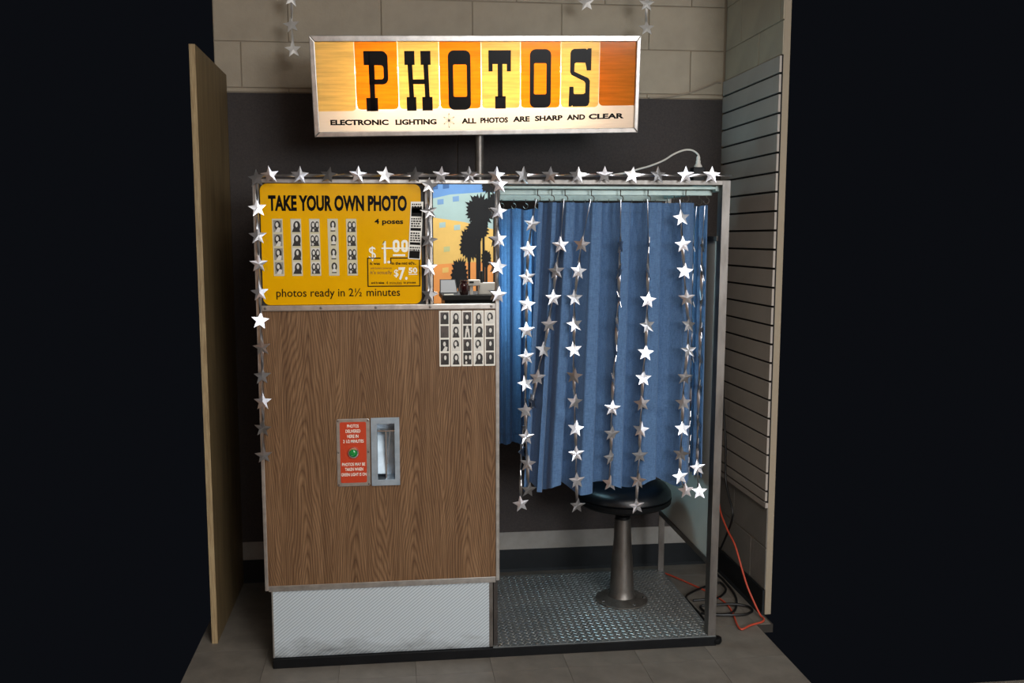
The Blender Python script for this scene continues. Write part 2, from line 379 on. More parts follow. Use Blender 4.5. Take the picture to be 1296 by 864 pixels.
for nme, c in (('mural_blue', (112, 160, 222)), ('mural_navy', (70, 110, 168)), ('mural_pale', (178, 206, 206)), ('mural_sky', (126, 166, 214)), ('mural_gold', (244, 202, 116)),
               ('mural_olive', (200, 204, 150)), ('mural_orange', (252, 166, 92)), ('mural_black', (16, 17, 22))): paint(nme, c)
ym = -6.5
def band(name, top, bot, m, k):                             # a painted band between two wavy edges of (x, z)
    obj(name, MB().poly(top + bot[::-1], ym, ym+0.0015*k), m, wf)
e1 = [(-3.0, 1.5), (0.2, 1.85), (1.04, 2.10), (1.24, 2.145), (1.61, 2.171), (2.3, 2.15), (4.5, 1.9)]
e2 = [(-3.0, 2.1), (0.2, 1.98), (1.046, 1.897), (1.392, 1.846), (1.67, 1.777), (2.4, 1.62), (4.5, 1.3)]
e3 = [(-3.0, 1.2), (0.2, 1.36), (1.042, 1.382), (1.276, 1.398), (1.7, 1.42), (2.4, 1.44), (4.5, 1.4)]
e1 = [(x, max(z, zz + .02)) for (x, z), (_, zz) in zip(e1, e2)]
band('painted_band', [(-3.0, 3.1), (4.5, 3.1)], e1, 'mural_blue', 1)
band('painted_band', e1, e2, 'mural_pale', 1); band('painted_band', e2, e3, 'mural_gold', 1)
band('painted_band', e3, [(-3.0, 0), (4.5, 0)], 'mural_orange', 1)
for x, z, m in ((1.13, 2.063, 'mural_sky'), (1.298, 2.096, 'mural_sky'), (1.191, 2.234, 'mural_navy'), (1.07, 2.225, 'mural_navy'), (1.149, 1.813, 'mural_pale'), (1.31, 1.786, 'mural_pale'),
                (1.195, 1.55, 'mural_olive'), (1.178, 1.321, 'mural_gold')):
    obj('painted_square', MB().poly([(x-.034, z-.03), (x+.034, z-.022), (x+.034, z+.034), (x-.034, z+.026)], ym+.0015, ym+.003), m, wf)
def palm(cx, cz, rx, rz, zb, n, seed, base=None):
    rnd = random.Random(seed); pts = []
    for k in range(n*2):                                   # ragged crown outline
        a = 2*math.pi*k/(n*2); q = (1.0 if k % 2 == 0 else 0.80) * rnd.uniform(.88, 1.1)
        pts.append((cx + rx*q*math.cos(a), cz + rz*q*math.sin(a)))
    b = MB().poly(pts, ym+.003, ym+.0045+.0004*seed)
    if zb is not None: b.poly([(cx-.012, cz), (cx+.012, cz), (cx+.014, zb), (cx-.014, zb)], ym+.003, ym+.0043+.0004*seed)
    obj('painted_palm', b, 'mural_black', wf)
palm(1.555, 1.97, .165, .19, 0.9, 26, 1); palm(1.44, 1.60, .115, .19, 0.9, 22, 2); palm(1.63, 1.45, .06, .10, 0.9, 14, 3)
palm(1.335, 1.27, .10, .20, 0.9, 22, 4); palm(1.66, 2.24, .09, .09, 1.9, 16, 5); palm(1.53, 1.76, .13, .12, 0.9, 20, 6); palm(1.72, 2.06, .07, .12, .9, 14, 8)
palm(-1.3, 1.9, .2, .22, .9, 24, 9); palm(0.3, 1.7, .2, .24, .9, 24, 10); palm(1.60, 1.8, .05, .1, .9, 12, 11)

# ------------------------------------------------------------------ photo booth
A, B_, C_, D = 0.092, 1.000, 1.909, 0.763
ZT, ZB = 1.893, 0.317
booth = thing('photo_booth', 'vintage walnut veneer photo booth with yellow price sign, mirror and blue curtains', 'photo booth', (1.0, 0.38, 0))
def part(name, mb, m, **k): return obj(name, mb, m, booth, **k)
body = MB().box(A+.004, A+.02, .012, D, ZB+.005, ZT-.01).box(B_-.016, B_, .012, D, .04, ZT-.01).box(A+.02, B_-.016, D-.015, D, ZB, ZT-.01).box(A+.02, B_-.016, .02, D-.015, ZT-.03, ZT-.012).box(A+.02, B_-.016, .02, D-.015, ZB, ZB+.02)
part('cabinet_body', body, 'cab_side')
# front panel with an opening for the delivery chute
o_ = [(A+.010, ZB+.014), (B_-.008, ZB+.014), (B_-.008, 1.405), (A+.010, 1.405)]; i_ = [(0.530, 0.744), (0.600, 0.744), (0.600, 0.968), (0.530, 0.968)]
part('front_panel', MB().ring(o_, i_, 0.0, 0.012), 'wood')
part('sign_backing', MB().box(A+.012, B_-.006, .008, .014, 1.424, 1.880), 'black')
part('edge_trim', MB().box(A-.001, A+.012, -.004, .014, ZB, ZT), 'alu', bevel=.002)
part('edge_trim', MB().box(B_-.009, B_+.006, -.004, .014, ZB+.002, ZT), 'alu', bevel=.002)
bt = part('bottom_trim', MB().box(A+.012, B_-.009, -.003, .014, ZB+.008, ZB+.018).box(A+.012, B_-.009, .000, .016, ZB-.006, ZB+.008), 'alu', bevel=.0012)
part('top_trim', MB().box(A+.012, B_-.009, -.004, .014, 1.878, ZT), 'alu', bevel=.002)
cs = part('ledge_strip', MB().box(A+.012, B_-.009, -.010, .010, 1.404, 1.425), 'alu', bevel=.003)
for x in (.125, .33, .535, .74, .975): obj('screw', MB().lathe([(.0055, 0), (.005, -.0025), (.0, -.003)], (x, -.010, 1.4145), 'y', 10), 'alu_dark', cs)
dv = part('sign_divider', MB().box(.724, .733, -.003, .012, 1.425, 1.879).box(.741, .751, -.003, .012, 1.425, 1.879), 'alu', bevel=.0015)
part('mirror', MB().box(.755, .991, .004, .008, 1.4265, 1.876), 'mirror')
# yellow sign
ys = part('price_sign', MB().poly(rrect(.117, .709, 1.4265, 1.876, .026, 6), .002, .008), 'sign_yellow', smooth=False)
def sub(parent, name, mb, m, **k): return obj(name, mb, m, parent, **k)
yf = .0012
sub(ys, 'lettering', text_mb('TAKE YOUR OWN PHOTO', .146, .657, 1.775, 1.834, yf, bold=.045), 'ink')
sub(ys, 'lettering', text_mb('4 poses', .535, .642, 1.722, 1.747, yf, bold=.022, fat=.0003), 'ink')
sub(ys, 'lettering', text_mb('photos ready in 2½ minutes', .166, .627, 1.447, 1.487, yf, bold=.008), 'ink')
sub(ys, 'lettering', text_mb('$', .512, .538, 1.589, 1.644, yf, bold=-.004), 'ink_white')
pr = MB(); pr.box(.568, .576, yf-.0004, yf+.0008, 1.580, 1.664); pr.poly([(.561, 1.648), (.568, 1.654), (.568, 1.664), (.572, 1.664)], yf-.0004, yf+.0008)
pr.ell(.586, 1.585, .0055, .005, yf-.0004, yf+.0008)
for x in (.602, .634):
    pr.ring(rrect(x, x+.025, 1.622, 1.668, .011), rrect(x+.0085, x+.0165, 1.632, 1.658, .0038), yf-.0004, yf+.0008)
pr.box(.602, .648, yf-.0004, yf+.0008, 1.607, 1.614); pr.box(.560, .664, yf-.0010, yf-.0002, 1.6345, 1.6395)
sub(ys, 'struck_price', pr, 'ink_white')
pb = MB().poly([(.505, 1.602), (.556, 1.602), (.556, 1.598), (.509, 1.598), (.509, 1.496), (.700, 1.496), (.700, 1.598), (.596, 1.598), (.596, 1.578), (.592, 1.578), (.592, 1.602), (.704, 1.602), (.704, 1.492), (.505, 1.492)], yf-.0002, yf+.0008)
sub(ys, 'sticker_border', pb, 'ink')
for w_ in (('It was', .516, .553, 1.575, 1.585, .03), ("in the mid 60's..", .597, .689, 1.575, 1.586, .03), ('and it takes', .519, .568, 1.503, 1.512, .03), ('4 minutes', .575, .634, 1.501, 1.513, .0), ('to process', .640, .687, 1.501, 1.511, .03)):
    sub(ys, 'sticker_lettering', text_mb(w_[0], *w_[1:5], yf, bold=w_[5]), 'ink')
sub(ys, 'sticker_lettering', text_mb('with modern conversion', .517, .597, 1.559, 1.566, yf), 'ink_soft'); sub(ys, 'sticker_lettering', text_mb("It's actually", .517, .597, 1.536, 1.553, yf), 'ink_soft')
pt3 = text_mb('$', .605, .622, 1.526, 1.557, yf, bold=.01); text_mb('7.', .622, .656, 1.517, 1.565, yf, bold=.03, mb=pt3); text_mb('50', .660, .693, 1.543, 1.564, yf, bold=.03, mb=pt3)
pt3.box(.660, .693, yf-.0003, yf+.0004, 1.537, 1.540)
sub(ys, 'new_price', pt3, 'ink_white')
def portrait(mb, x0, x1, z0, z1, y, kind, rnd, dark=2, lite=3, back=1):
    """a tiny black and white booth picture: backdrop, hair, face, shoulders. materials: 0 paper 1 backdrop 2 dark 3 light 4 mid"""
    w_, h_ = x1-x0, z1-z0; y1 = y - .0003; y2 = y - .0006; y3 = y - .0009
    mb.poly([(x0, z0), (x1, z0), (x1, z1), (x0, z1)], y, y+.0003, back)
    cx = x0 + w_*(.5 + rnd.uniform(-.06, .06))
    def clampell(ex, ez, rx, rz, yy, m):
        pts = [(min(max(ex+rx*math.cos(2*math.pi*k/14), x0), x1), min(max(ez+rz*math.sin(2*math.pi*k/14), z0), z1)) for k in range(14)]
        mb.poly(pts, yy, yy+.0003, m)
    if kind == 'single':
        clampell(cx, z0+h_*.56, w_*.34, h_*.38, y1, dark)
        mb.poly([(x0+w_*.08, z0), (x1-w_*.08, z0), (cx+w_*.30, z0+h_*.34), (cx-w_*.30, z0+h_*.34)], y1-.0001, y1+.0002, dark)
        clampell(cx+w_*.02, z0+h_*.58, w_*.17, h_*.2, y3, lite)
        clampell(cx+w_*.0, z0+h_*.22, w_*.08, h_*.12, y3, 4)
    elif kind == 'pair':
        for s in (-.24, .24):
            clampell(cx+w_*s, z0+h_*.55, w_*.26, h_*.36, y1, dark); clampell(cx+w_*(s+.02), z0+h_*.60, w_*.14, h_*.19, y3, lite)
        mb.poly([(x0, z0), (x1, z0), (x1-w_*.1, z0+h_*.3), (x0+w_*.1, z0+h_*.3)], y2, y2+.0003, dark)
        clampell(cx-w_*.2, z0+h_*.15, w_*.12, h_*.12, y3, lite)
    elif kind == 'lean':
        clampell(x0+w_*.6, z0+h_*.5, w_*.42, h_*.44, y1, dark); clampell(x0+w_*.56, z0+h_*.6, w_*.15, h_*.2, y3, lite)
        mb.poly([(x0, z0), (x1, z0), (x1-w_*.15, z0+h_*.5), (x0+w_*.25, z0+h_*.42)], y1-.0001, y1+.0002, dark)
    elif kind == 'hand':
        clampell(cx, z0+h_*.55, w_*.36, h_*.40, y1, dark); clampell(cx-w_*.05, z0+h_*.62, w_*.17, h_*.2, y3, lite)
        mb.poly([(x0+w_*.2, z0), (x0+w_*.75, z0), (x0+w_*.85, z0+h_*.35), (x0+w_*.55, z0+h_*.42)], y3, y3+.0003, lite)
    elif kind == 'bare':
        clampell(cx, z0+h_*.60, w_*.34, h_*.36, y1, dark); clampell(cx, z0+h_*.62, w_*.14, h_*.19, y3, lite); clampell(cx, z0+h_*.28, w_*.22, h_*.16, y2, lite)
        mb.poly([(x0+w_*.22, z0+h_*.05), (x1-w_*.22, z0+h_*.05), (x1-w_*.22, z0+h_*.14), (x0+w_*.22, z0+h_*.14)], y3, y3+.0003, dark)
    elif kind == 'drape':
        for q in (.2, .5, .8): mb.poly([(x0+w_*(q-.06), z0), (x0+w_*(q+.04), z0), (x0+w_*(q+.08), z1), (x0+w_*q, z1)], y1, y1+.0003, 4)
    elif kind == 'figure':
        mb.poly([(x0+w_*.2, z0), (x0+w_*.38, z0), (x0+w_*.46, z0+h_*.45), (x0+w_*.56, z0+h_*.45), (x0+w_*.64, z0), (x0+w_*.82, z0), (x0+w_*.72, z0+h_*.75), (x0+w_*.3, z0+h_*.75)], y1, y1+.0003, lite)
        clampell(cx, z0+h_*.85, w_*.13, h_*.14, y2, lite)
SM = ['old_paper', 'photo_grey', 'photo_dark', 'photo_lite', 'photo_mid']
for k, (x, kind, bk) in enumerate(((.1575, 'hand', 1), (.2250, 'lean', 3), (.2930, 'pair', 3), (.3605, 'bare', 0), (.4290, 'bare', 0))):
    rnd = random.Random(50+k); mb = MB(); mb.poly([(x, 1.747), (x+.0385, 1.747), (x+.0405, 1.535), (x+.002, 1.535)], .0012, .0022, 0)
    for q in range(4):
        xo = x + .0005*q; zt = 1.742 - q*.0518; portrait(mb, xo+.0042, xo+.0355, zt-.044, zt, .0010, 'pair' if k == 4 else kind, rnd, back=bk)
    sub(ys, 'printed_photo_strip', mb, SM)
# delivery plate and chute
dp = part('delivery_plate', MB().poly(rrect(.377, .503, .723, .987, .008), -.004, .001), 'alu', bevel=.001)
sub(dp, 'red_plate', MB().poly(rrect(.390, .490, .737, .975, .006), -.0052, -.003), 'red')
for body_, z1_, xa, xb in (('PHOTOS', .966, .418, .462), ('DELIVERED', .946, .412, .468), ('HERE IN', .926, .418, .460), ('2 1/2 MINUTES', .9065, .402, .480), ('PHOTOS MAY BE', .816, .396, .484), ('TAKEN WHEN', .7965, .407, .476), ('GREEN LIGHT IS ON', .776, .392, .4885)):
    sub(dp, 'lettering', text_mb(body_, xa, xb, z1_-.0125, z1_, -.0058, bold=.012), 'ink_white')
for x in (.383, .497):
    for z in (.730, .857, .980): sub(dp, 'screw', MB().lathe([(.0042, 0), (.0035, -.002), (0, -.0025)], (x, -.004, z), 'y', 8), 'alu_dark')
sub(dp, 'lamp_ring', MB().lathe([(.0225, 0), (.0225, -.004), (.020, -.007), (.0155, -.0075), (.0145, -.005), (.0145, 0)], (.440, -.0052, .855), 'y', 24), 'chrome', smooth=True)
sub(dp, 'green_light', MB().lathe([(.0148, 0), (.0145, -.003), (.011, -.0065), (.006, -.0085), (.0001, -.009)], (.440, -.0052, .855), 'y', 20), 'green', smooth=True)
co = rrect(.508, .617, .723, .989, .002, 2); ci = rrect(.532, .598, .746, .966, .002, 2)
ch = part('delivery_chute', MB().ring(co, ci, -.009, .002), 'chute', bevel=.0012)
sub(ch, 'slot_lining', MB().ring(rrect(.530, .600, .744, .968, .001, 2), rrect(.5315, .5985, .7455, .9665, .001, 2), -.002, .085).box(.5315, .5985, .081, .085, .7455, .9665), 'chute')
sub(ch, 'slot_divider', MB().box(.563, .567, .004, .08, .7455, .936), 'chrome')
sub(ch, 'slot_shelf', MB().box(.5315, .5985, .006, .08, .933, .937), 'chrome')
sub(ch, 'slot_baffle', MB().add([(.5325, .012, .765), (.5625, .012, .765), (.5625, .07, .932), (.5325, .07, .932), (.5325, .014, .763), (.5625, .014, .763), (.5625, .072, .930), (.5325, .072, .930)], [(0,1,2,3),(7,6,5,4),(0,4,5,1),(1,5,6,2),(2,6,7,3),(3,7,4,0)]), 'chute')
sub(ch, 'slot_guide', MB().add([(.5675, .02, .80), (.5700, .02, .80), (.5820, .012, .930), (.5795, .012, .930), (.5675, .03, .80), (.5700, .03, .80), (.5820, .022, .930), (.5795, .022, .930)], [(0,1,2,3),(7,6,5,4),(0,4,5,1),(1,5,6,2),(2,6,7,3),(3,7,4,0)]), 'chrome')
# base
part('base_panel', MB().box(.118, .965, .006, .74, .040, ZB-.004), 'fluted')
part('base_corner_trim', MB().box(.113, .119, .003, .02, .040, ZB-.006), 'alu', bevel=.001)
part('base_end_post', MB().box(.965, .980, .005, .03, .040, ZB-.004), 'alu_dark', bevel=.001)
part('base_edge', MB().box(.113, C_-.002, -.006, D, 0.0, .038), 'rubber', bevel=.002)
part('corner_bumper', MB().lathe([(.0, .004), (.02, .004), (.024, .012), (.022, .026), (0, .03)], (C_+.003, .012, .002), 'z', 16), 'rubber', smooth=True)
tp = part('tread_plate', MB().box(.980, C_-.003, -.002, D-.002, .037, .041), 'tread')
lm = MB(); rnd = random.Random(3)
def lug(x, y, a):
    L_, W_, H_ = .0125, .0034, .0020; ca, sa = math.cos(a), math.sin(a); pts = [(-L_, 0, 0), (-L_*.4, -W_, 0), (L_*.4, -W_, 0), (L_, 0, 0), (L_*.4, W_, 0), (-L_*.4, W_, 0), (-L_*.55, 0, H_), (L_*.55, 0, H_)]
    lm.add([(x + p*ca - q*sa, y + p*sa + q*ca, .041 + h) for p, q, h in pts], [(0,1,6), (1,2,7,6), (2,3,7), (3,4,7), (4,5,6,7), (5,0,6)])
pt_ = .0292; nx = int((C_-.02-1.0)/pt_); ny = int((D-.03)/(pt_))
for i in range(nx+1):
    for j in range(ny*2+1):
        x = .996 + i*pt_ + (pt_/2 if j % 2 else 0); y = .012 + j*pt_/2
        if x < C_-.016 and y < D-.016: lug(x, y, R(-38) if j % 2 else R(52) )
lo = obj('tread_lugs', lm, 'lug', tp); lo['kind'] = 'stuff'
for x, y in ((1.008, .010), (1.45, .75), (1.16, .012)): sub(tp, 'bolt', MB().lathe([(.007, 0), (.006, .003), (0, .004)], (x, y, .041), 'z', 10), 'alu_dark')
# posts and rails of the seat side
fp = MB()
for (a, b, y0_, y1_) in ((1.873, 1.904, 0.0, .006), (1.873, 1.880, .006, .05), (1.898, 1.904, .006, .035)):
    vs = []
    for z, dx in ((.039, 0), (1.895, .0115)): vs += [(a+dx, y0_, z), (b+dx, y0_, z), (b+dx, y1_, z), (a+dx, y1_, z)]
    fp.add(vs, [(0,3,2,1),(4,5,6,7),(0,1,5,4),(1,2,6,5),(2,3,7,6),(3,0,4,7)])
part('corner_post', fp, 'post')
part('corner_post', MB().box(1.880, 1.908, D-.030, D-.024, .039, 1.88).box(1.902, 1.908, D-.024, D, .039, 1.88), 'post')
part('top_rail', MB().box(B_+.006, 1.885, -.002, .030, 1.877, 1.896), 'post', bevel=.002)
part('curtain_track', MB().box(B_+.006, 1.87, .034, .080, 1.862, 1.874).box(B_+.006, 1.87, .076, .084, 1.840, 1.862), 'rail_teal', bevel=.002)
part('top_rail', MB().box(B_+.0, 1.90, D-.035, D, 1.845, 1.890), 'rail_teal', bevel=.002)
part('top_rail', MB().box(1.868, 1.9, .035, D-.035, 1.855, 1.893), 'rail_teal', bevel=.002)
part('side_panel', MB().box(1.884, 1.894, .036, D-.030, .352, 1.66), 'white_panel')
part('side_panel_rail', MB().box(1.878, 1.900, .036, D-.030, .328, .352), 'alu_dark', bevel=.002)
part('side_panel_rail', MB().box(1.878, 1.900, .036, D-.030, 1.66, 1.68), 'alu_dark', bevel=.002)
part('flash_window', MB().box(B_, B_+.004, .16, .60, 1.25, 1.70), 'flash')

# ------------------------------------------------------------------ stool
st = thing('stool', 'black cushioned swivel stool on tapered steel pedestal bolted to the tread plate', 'stool', (1.613, .41, .042))
ctr = (1.613, .41, 0)
obj('flange', MB().lathe([(.117, .0435), (.117, .048), (.110, .052), (.075, .058), (.060, .066)], ctr, 'z', 40), 'alu_dark', st, smooth=True)
obj('pedestal', MB().lathe([(.066, .060), (.058, .075), (.054, .10), (.047, .24), (.040, .32), (.0365, .40), (.036, .420), (.032, .424)], ctr, 'z', 40), 'post', st, smooth=True)
obj('swivel_stem', MB().lathe([(.033, .422), (.033, .434), (.019, .438), (.019, .468), (.03, .480)], ctr, 'z', 24), 'rubber', st, smooth=True)
obj('seat_pan', MB().lathe([(.03, .476), (.10, .474), (.155, .482), (.195, .496), (.212, .508), (.214, .526), (.205, .528)], ctr, 'z', 48), 'rubber', st, smooth=True)
obj('cushion', MB().lathe([(.205, .524), (.213, .535), (.210, .556), (.192, .578), (.15, .590), (.08, .592), (.0, .588)], ctr, 'z', 48), 'seat', st, smooth=True)
for a in (200, 290, 350, 110): obj('bolt', MB().lathe([(.008, 0), (.0075, .004), (.003, .007), (0, .0075)], (ctr[0]+.098*math.cos(R(a)), ctr[1]+.098*math.sin(R(a)), .0505), 'z', 10), 'chrome', st, smooth=True)

# ------------------------------------------------------------------ curtains
def interp(pts, u):
    for (a, pa), (b, pb_) in zip(pts[:-1], pts[1:]):
        if u <= b: t = (u-a)/(b-a) if b > a else 0; return tuple(p + (q-p)*t for p, q in zip(pa, pb_))
    return pts[-1][1]
hooks = [1.162, 1.217, 1.270, 1.374, 1.490, 1.600, 1.752]
plan = []
for a, b in zip(hooks[:-1], hooks[1:]):
    ww = b-a; plan += [(a, .030), (a+.36*ww, .040), (a+.40*ww, .075), (a+.44*ww, .100), (a+.72*ww, .078), (a+.97*ww, .040)]
plan += [(1.752, .050), (1.775, .052), (1.795, .075)]
ln = [0]
for p, q in zip(plan[:-1], plan[1:]): ln.append(ln[-1] + math.hypot(q[0]-p[0], q[1]-p[1]))
top = [(l/ln[-1], p) for l, p in zip(ln, plan)]
rnd = random.Random(5); jit = [rnd.uniform(-.006, .006) for _ in plan]
bot = []
for (u, p), j in zip(top, jit):
    x = p[0]; k = (x-1.162)/(1.795-1.162); xb = 1.100 + k*(1.797-1.100)
    bot.append((u, (xb + j,   .054 + (p[1]-.066)*1.35 + .012*math.sin(9*k))))
def fc(u, v):                                            # v 0 top .. 1 bottom
    acc = [0, 0]; n = 0
    for du in (-.004, -.002, 0, .002, .004):
        q = min(max(u+du, 0), 1); a, b = interp(top, q), interp(bot, q); s = v**1.15
        acc[0] += a[0] + (b[0]-a[0])*s; acc[1] += a[1] + (b[1]-a[1])*s; n += 1
    x, y = acc[0]/n, acc[1]/n
    z = 1.811 - v*(1.811 - (.668 + .020*math.sin(u*25) + .012*u + .02*abs(u-.45)))
    if v < .1: y += .002*math.sin(u*200)
    cr = math.exp(-((z-1.0-.03*math.sin(u*14))/.018)**2); y += .014*cr*math.sin(u*33+1)      # a crease across the cloth
    y += .004*math.sin(u*60 + v*5)*v
    return (x, y, z)
def curtain(name, label, fn, nu, nv, hk):
    t = thing(name, label, 'curtain', fn(.5, 1))
    o = obj('cloth', MB().grid(fn, nu, nv), 'cloth', t, smooth=False)
    o.data.polygons.foreach_set('use_smooth', [True]*len(o.data.polygons))
    md = o.modifiers.new('thickness', 'SOLIDIFY'); md.thickness = .0015
    hm = MB().grid(lambda u, v: tuple(Vector(fn(u, .965 + .035*v)) + Vector((0, -.0022, 0))), nu, 2)
    h = obj('hem', hm, 'cloth', t); h.data.polygons.foreach_set('use_smooth', [True]*len(h.data.polygons))
    hd = MB().grid(lambda u, v: tuple(Vector(fn(u, .033*v)) + Vector((0, -.0022, 0))), nu, 2)
    h = obj('heading', hd, 'cloth', t); h.data.polygons.foreach_set('use_smooth', [True]*len(h.data.polygons))
    for (x, y, zt, zc) in hk:
        pts = [(x, y, zt), (x, y, zc+.030)] + [(x + .011*math.sin(a), y-.002, zc+.020 + .011*math.cos(a)*1.1) for a in [R(q) for q in range(0, 300, 30)]]
        obj('hook', MB().tube(pts, .0021, 6), 'hook', t, smooth=True)
    return t
curtain('front_curtain', 'blue pleated curtain hung across the front of the booth seat', fc, 260, 50,
        [(x, .050, 1.866, 1.806) for x in hooks[:-1]] + [(1.755, .055, 1.866, 1.806)])
def pleat(u, n, a): return a*(math.sin(2*math.pi*n*u) + .35*math.sin(2*math.pi*n*2.3*u+1))
def bc(u, v): return (1.03 + .83*u, .700 + pleat(u, 15, .016)*(.7+.4*v), 1.806 - v*(1.806-.712) + .004*math.sin(u*50))
curtain('back_curtain', 'brighter blue curtain hanging along the rear side of the booth', bc, 220, 20, [(1.03+.83*(k+.25)/15, .690, 1.85, 1.80) for k in range(15)])
def sc(u, v): return (1.846 + pleat(u, 9, .012)*(.8+.3*v), .075 + .56*u, 1.800 - v*(1.800-.69) + .004*math.sin(u*40))
curtain('side_curtain', 'deep blue curtain along the right end of the booth next to the corner post', sc, 160, 20, [(1.848, y, 1.86, 1.80) for y in (.08, .166, .295, .40, .5, .6)])

# ------------------------------------------------------------------ lit sign above the booth
SW, SH = 1.3533, 0.3933
sg = thing('lightbox_sign', 'illuminated metal framed lightbox sign reading PHOTOS on a pole above the booth', 'sign', (0.9653, 0.33, 2.2933))
rx = Matrix.Rotation(0.1630, 3, 'X'); rz = Matrix.Rotation(0.0304, 3, 'Z')
# local axes: x along the sign, z up the face, leaning forward at the top, turned and rolled a little
ex = Vector((1, 0, 0)); ez = Vector((0, -math.sin(.1630), math.cos(.1630)))
a_, b_ = rz @ ex, rz @ ez; ex = a_*math.cos(.02766) + b_*math.sin(.02766); ez = -a_*math.sin(.02766) + b_*math.cos(.02766); ey = ez.cross(ex)
sg.matrix_world = Matrix.Translation((0.9653, 0.33, 2.2933)) @ Matrix((ex, ey, ez)).transposed().to_4x4()
def S(x, z): return (x - SW/2, z - SH/2)
def sp(name, mb, m, parent=sg, **k): return obj(name, mb, m, parent, local=True, **k)
def lp(pts): return [S(x, z) for x, z in pts]
fo = lp([(0, 0), (SW, 0), (SW, SH), (0, SH)]); fi = lp([(.021, .021), (SW-.018, .021), (SW-.018, .369), (.021, .369)])
for a, b in ((0, 1), (1, 2), (2, 3), (3, 0)):             # four mitred frame members
    sp('frame_bar', MB().poly([fo[a], fo[b], fi[b], fi[a]], 0, .03), 'alu', bevel=.003)
bx = MB(); w2, h2 = SW/2, SH/2
bx.box(-w2+.004, w2-.004, .13, .134, -h2+.004, h2-.004).box(-w2+.004, w2-.004, .026, .13, h2-.008, h2-.004).box(-w2+.004, w2-.004, .026, .13, -h2+.004, -h2+.008).box(-w2+.004, -w2+.008, .026, .13, -h2+.008, h2-.008).box(w2-.008, w2-.004, .026, .13, -h2+.008, h2-.008)
sp('box_lining', bx, 'box_white')
bx2 = MB(); bx2.box(-w2, w2, .1345, .137, -h2, h2).box(-w2, w2, .03, .1345, h2-.0035, h2).box(-w2, w2, .03, .1345, -h2, -h2+.0035).box(-w2, -w2+.0035, .03, .1345, -h2+.0035, h2-.0035).box(w2-.0035, w2, .03, .1345, -h2+.0035, h2-.0035)
sp('sign_case', bx2, 'alu_dark')
edges = [.021, .174, .346, .513, .685, .848, 1.017, 1.181, SW-.018]; zb = .106; rc = .020
face = [(.021, .021), (SW-.018, .021)]
cols = ['lit_cream', 'lit_orange', 'lit_cream', 'lit_orange', 'lit_cream', 'lit_orange', 'lit_cream', 'lit_rust']
top_edge = []
for k in range(8):
    a, b = edges[k], edges[k+1]; q0 = 0 if k == 0 else rc; q1 = 0 if k == 7 else rc; zz = zb + (.006 if k == 7 else (-.005 if k == 0 else 0))
    arcL = [(a + q0 - q0*math.cos(R(t)), zz + q0 - q0*math.sin(R(t))) for t in range(0, 91, 15)] if q0 else [(a, zz)]
    arcR = [(b - q1 + q1*math.sin(R(t)), zz + q1 - q1*math.cos(R(t))) for t in range(0, 91, 15)] if q1 else [(b, zz)]
    g = .0011
    sp('color_panel', MB().poly(lp([(max(x, a+(g if k else 0)), z+.0008) for x, z in arcL] + [(min(x, b-(g if k < 7 else 0)), z+.0008) for x, z in arcR] + [(b-(g if k < 7 else 0), .369), (a+(g if k else 0), .369)]), .012, .0125), cols[k])
    top_edge += arcL + arcR
face = face + [(x, z) for x, z in top_edge[::-1]]
# thin dark line between the colour panels and the white strip under them
sp('caption_panel', MB().poly(lp(face), .012, .0125), 'lit_white')
for z, e in ((.262, 0), (.125, 0)):
    sp('fluorescent_tube', MB().lathe([(.0001, .16), (.013, .16), (.013, 1.17), (.0001, 1.17)], (-w2, .088, z-h2), 'x', 14), 'tube', smooth=True)
yl0, yl1 = .0095, .0112
def letter(fn): mb = MB(); fn(mb); sp('letter', mb, 'ink')
def rc_(mb, x0, x1, z0_, z1_): mb.poly(lp([(x0, z0_), (x1, z0_), (x1, z1_), (x0, z1_)]), yl0, yl1)
def rr(mb, o, i, ro, ri, rso=None, rsi=None): mb.ring(lp(rrect(*o, ro, 5, rso)), lp(rrect(*i, ri, 5, rsi)), yl0, yl1)
def LP(mb):
    rr(mb, (.229, .306, .205, .334), (.252, .288, .225, .279), .02, .01, (.001, .024, .026, .001), (.001, .010, .010, .001))
    rc_(mb, .210, .235, .280, .334); rc_(mb, .230, .2505, .1, .28); rc_(mb, .214, .261, .1005, .153)
def LH(mb):
    rc_(mb, .373, .414, .280, .334); rc_(mb, .438, .479, .280, .334); rc_(mb, .3775, .4165, .1005, .155); rc_(mb, .441, .483, .1005, .155)
    mb.poly(lp([(.385, .285), (.404, .285), (.408, .15), (.389, .15)]), yl0, yl1); mb.poly(lp([(.449, .285), (.468, .285), (.472, .15), (.453, .15)]), yl0, yl1); rc_(mb, .402, .456, .205, .224)
letter(LP); letter(LH)
letter(lambda mb: rr(mb, (.549, .641, .102, .336), (.5695, .6255, .154, .281), .024, .006))
def LT(mb): rc_(mb, .715, .808, .282, .336); rc_(mb, .715, .732, .253, .283); rc_(mb, .791, .808, .253, .283); rc_(mb, .753, .773, .15, .283); rc_(mb, .742, .786, .105, .155)
letter(LT)
letter(lambda mb: rr(mb, (.887, .976, .107, .340), (.9045, .957, .161, .285), .024, .006))
Sp = [(405,185),(412,165),(430,154),(520,152),(530,160),(540,150),(566,150),(566,317),(532,317),(528,290),(520,258),(450,256),(438,265),(436,325),(545,375),(558,395),(558,560),(548,585),(530,593),(430,593),(425,582),(415,593),(396,593),(400,440),(432,440),(434,490),(440,497),(510,497),(524,488),(524,415),(515,400),(415,350),(404,330)]
letter(lambda mb: mb.poly(lp([(1.057 + (x-405)/6*.0033, .341 - (y-153)/6*.00314) for x, y in Sp]), yl0, yl1))
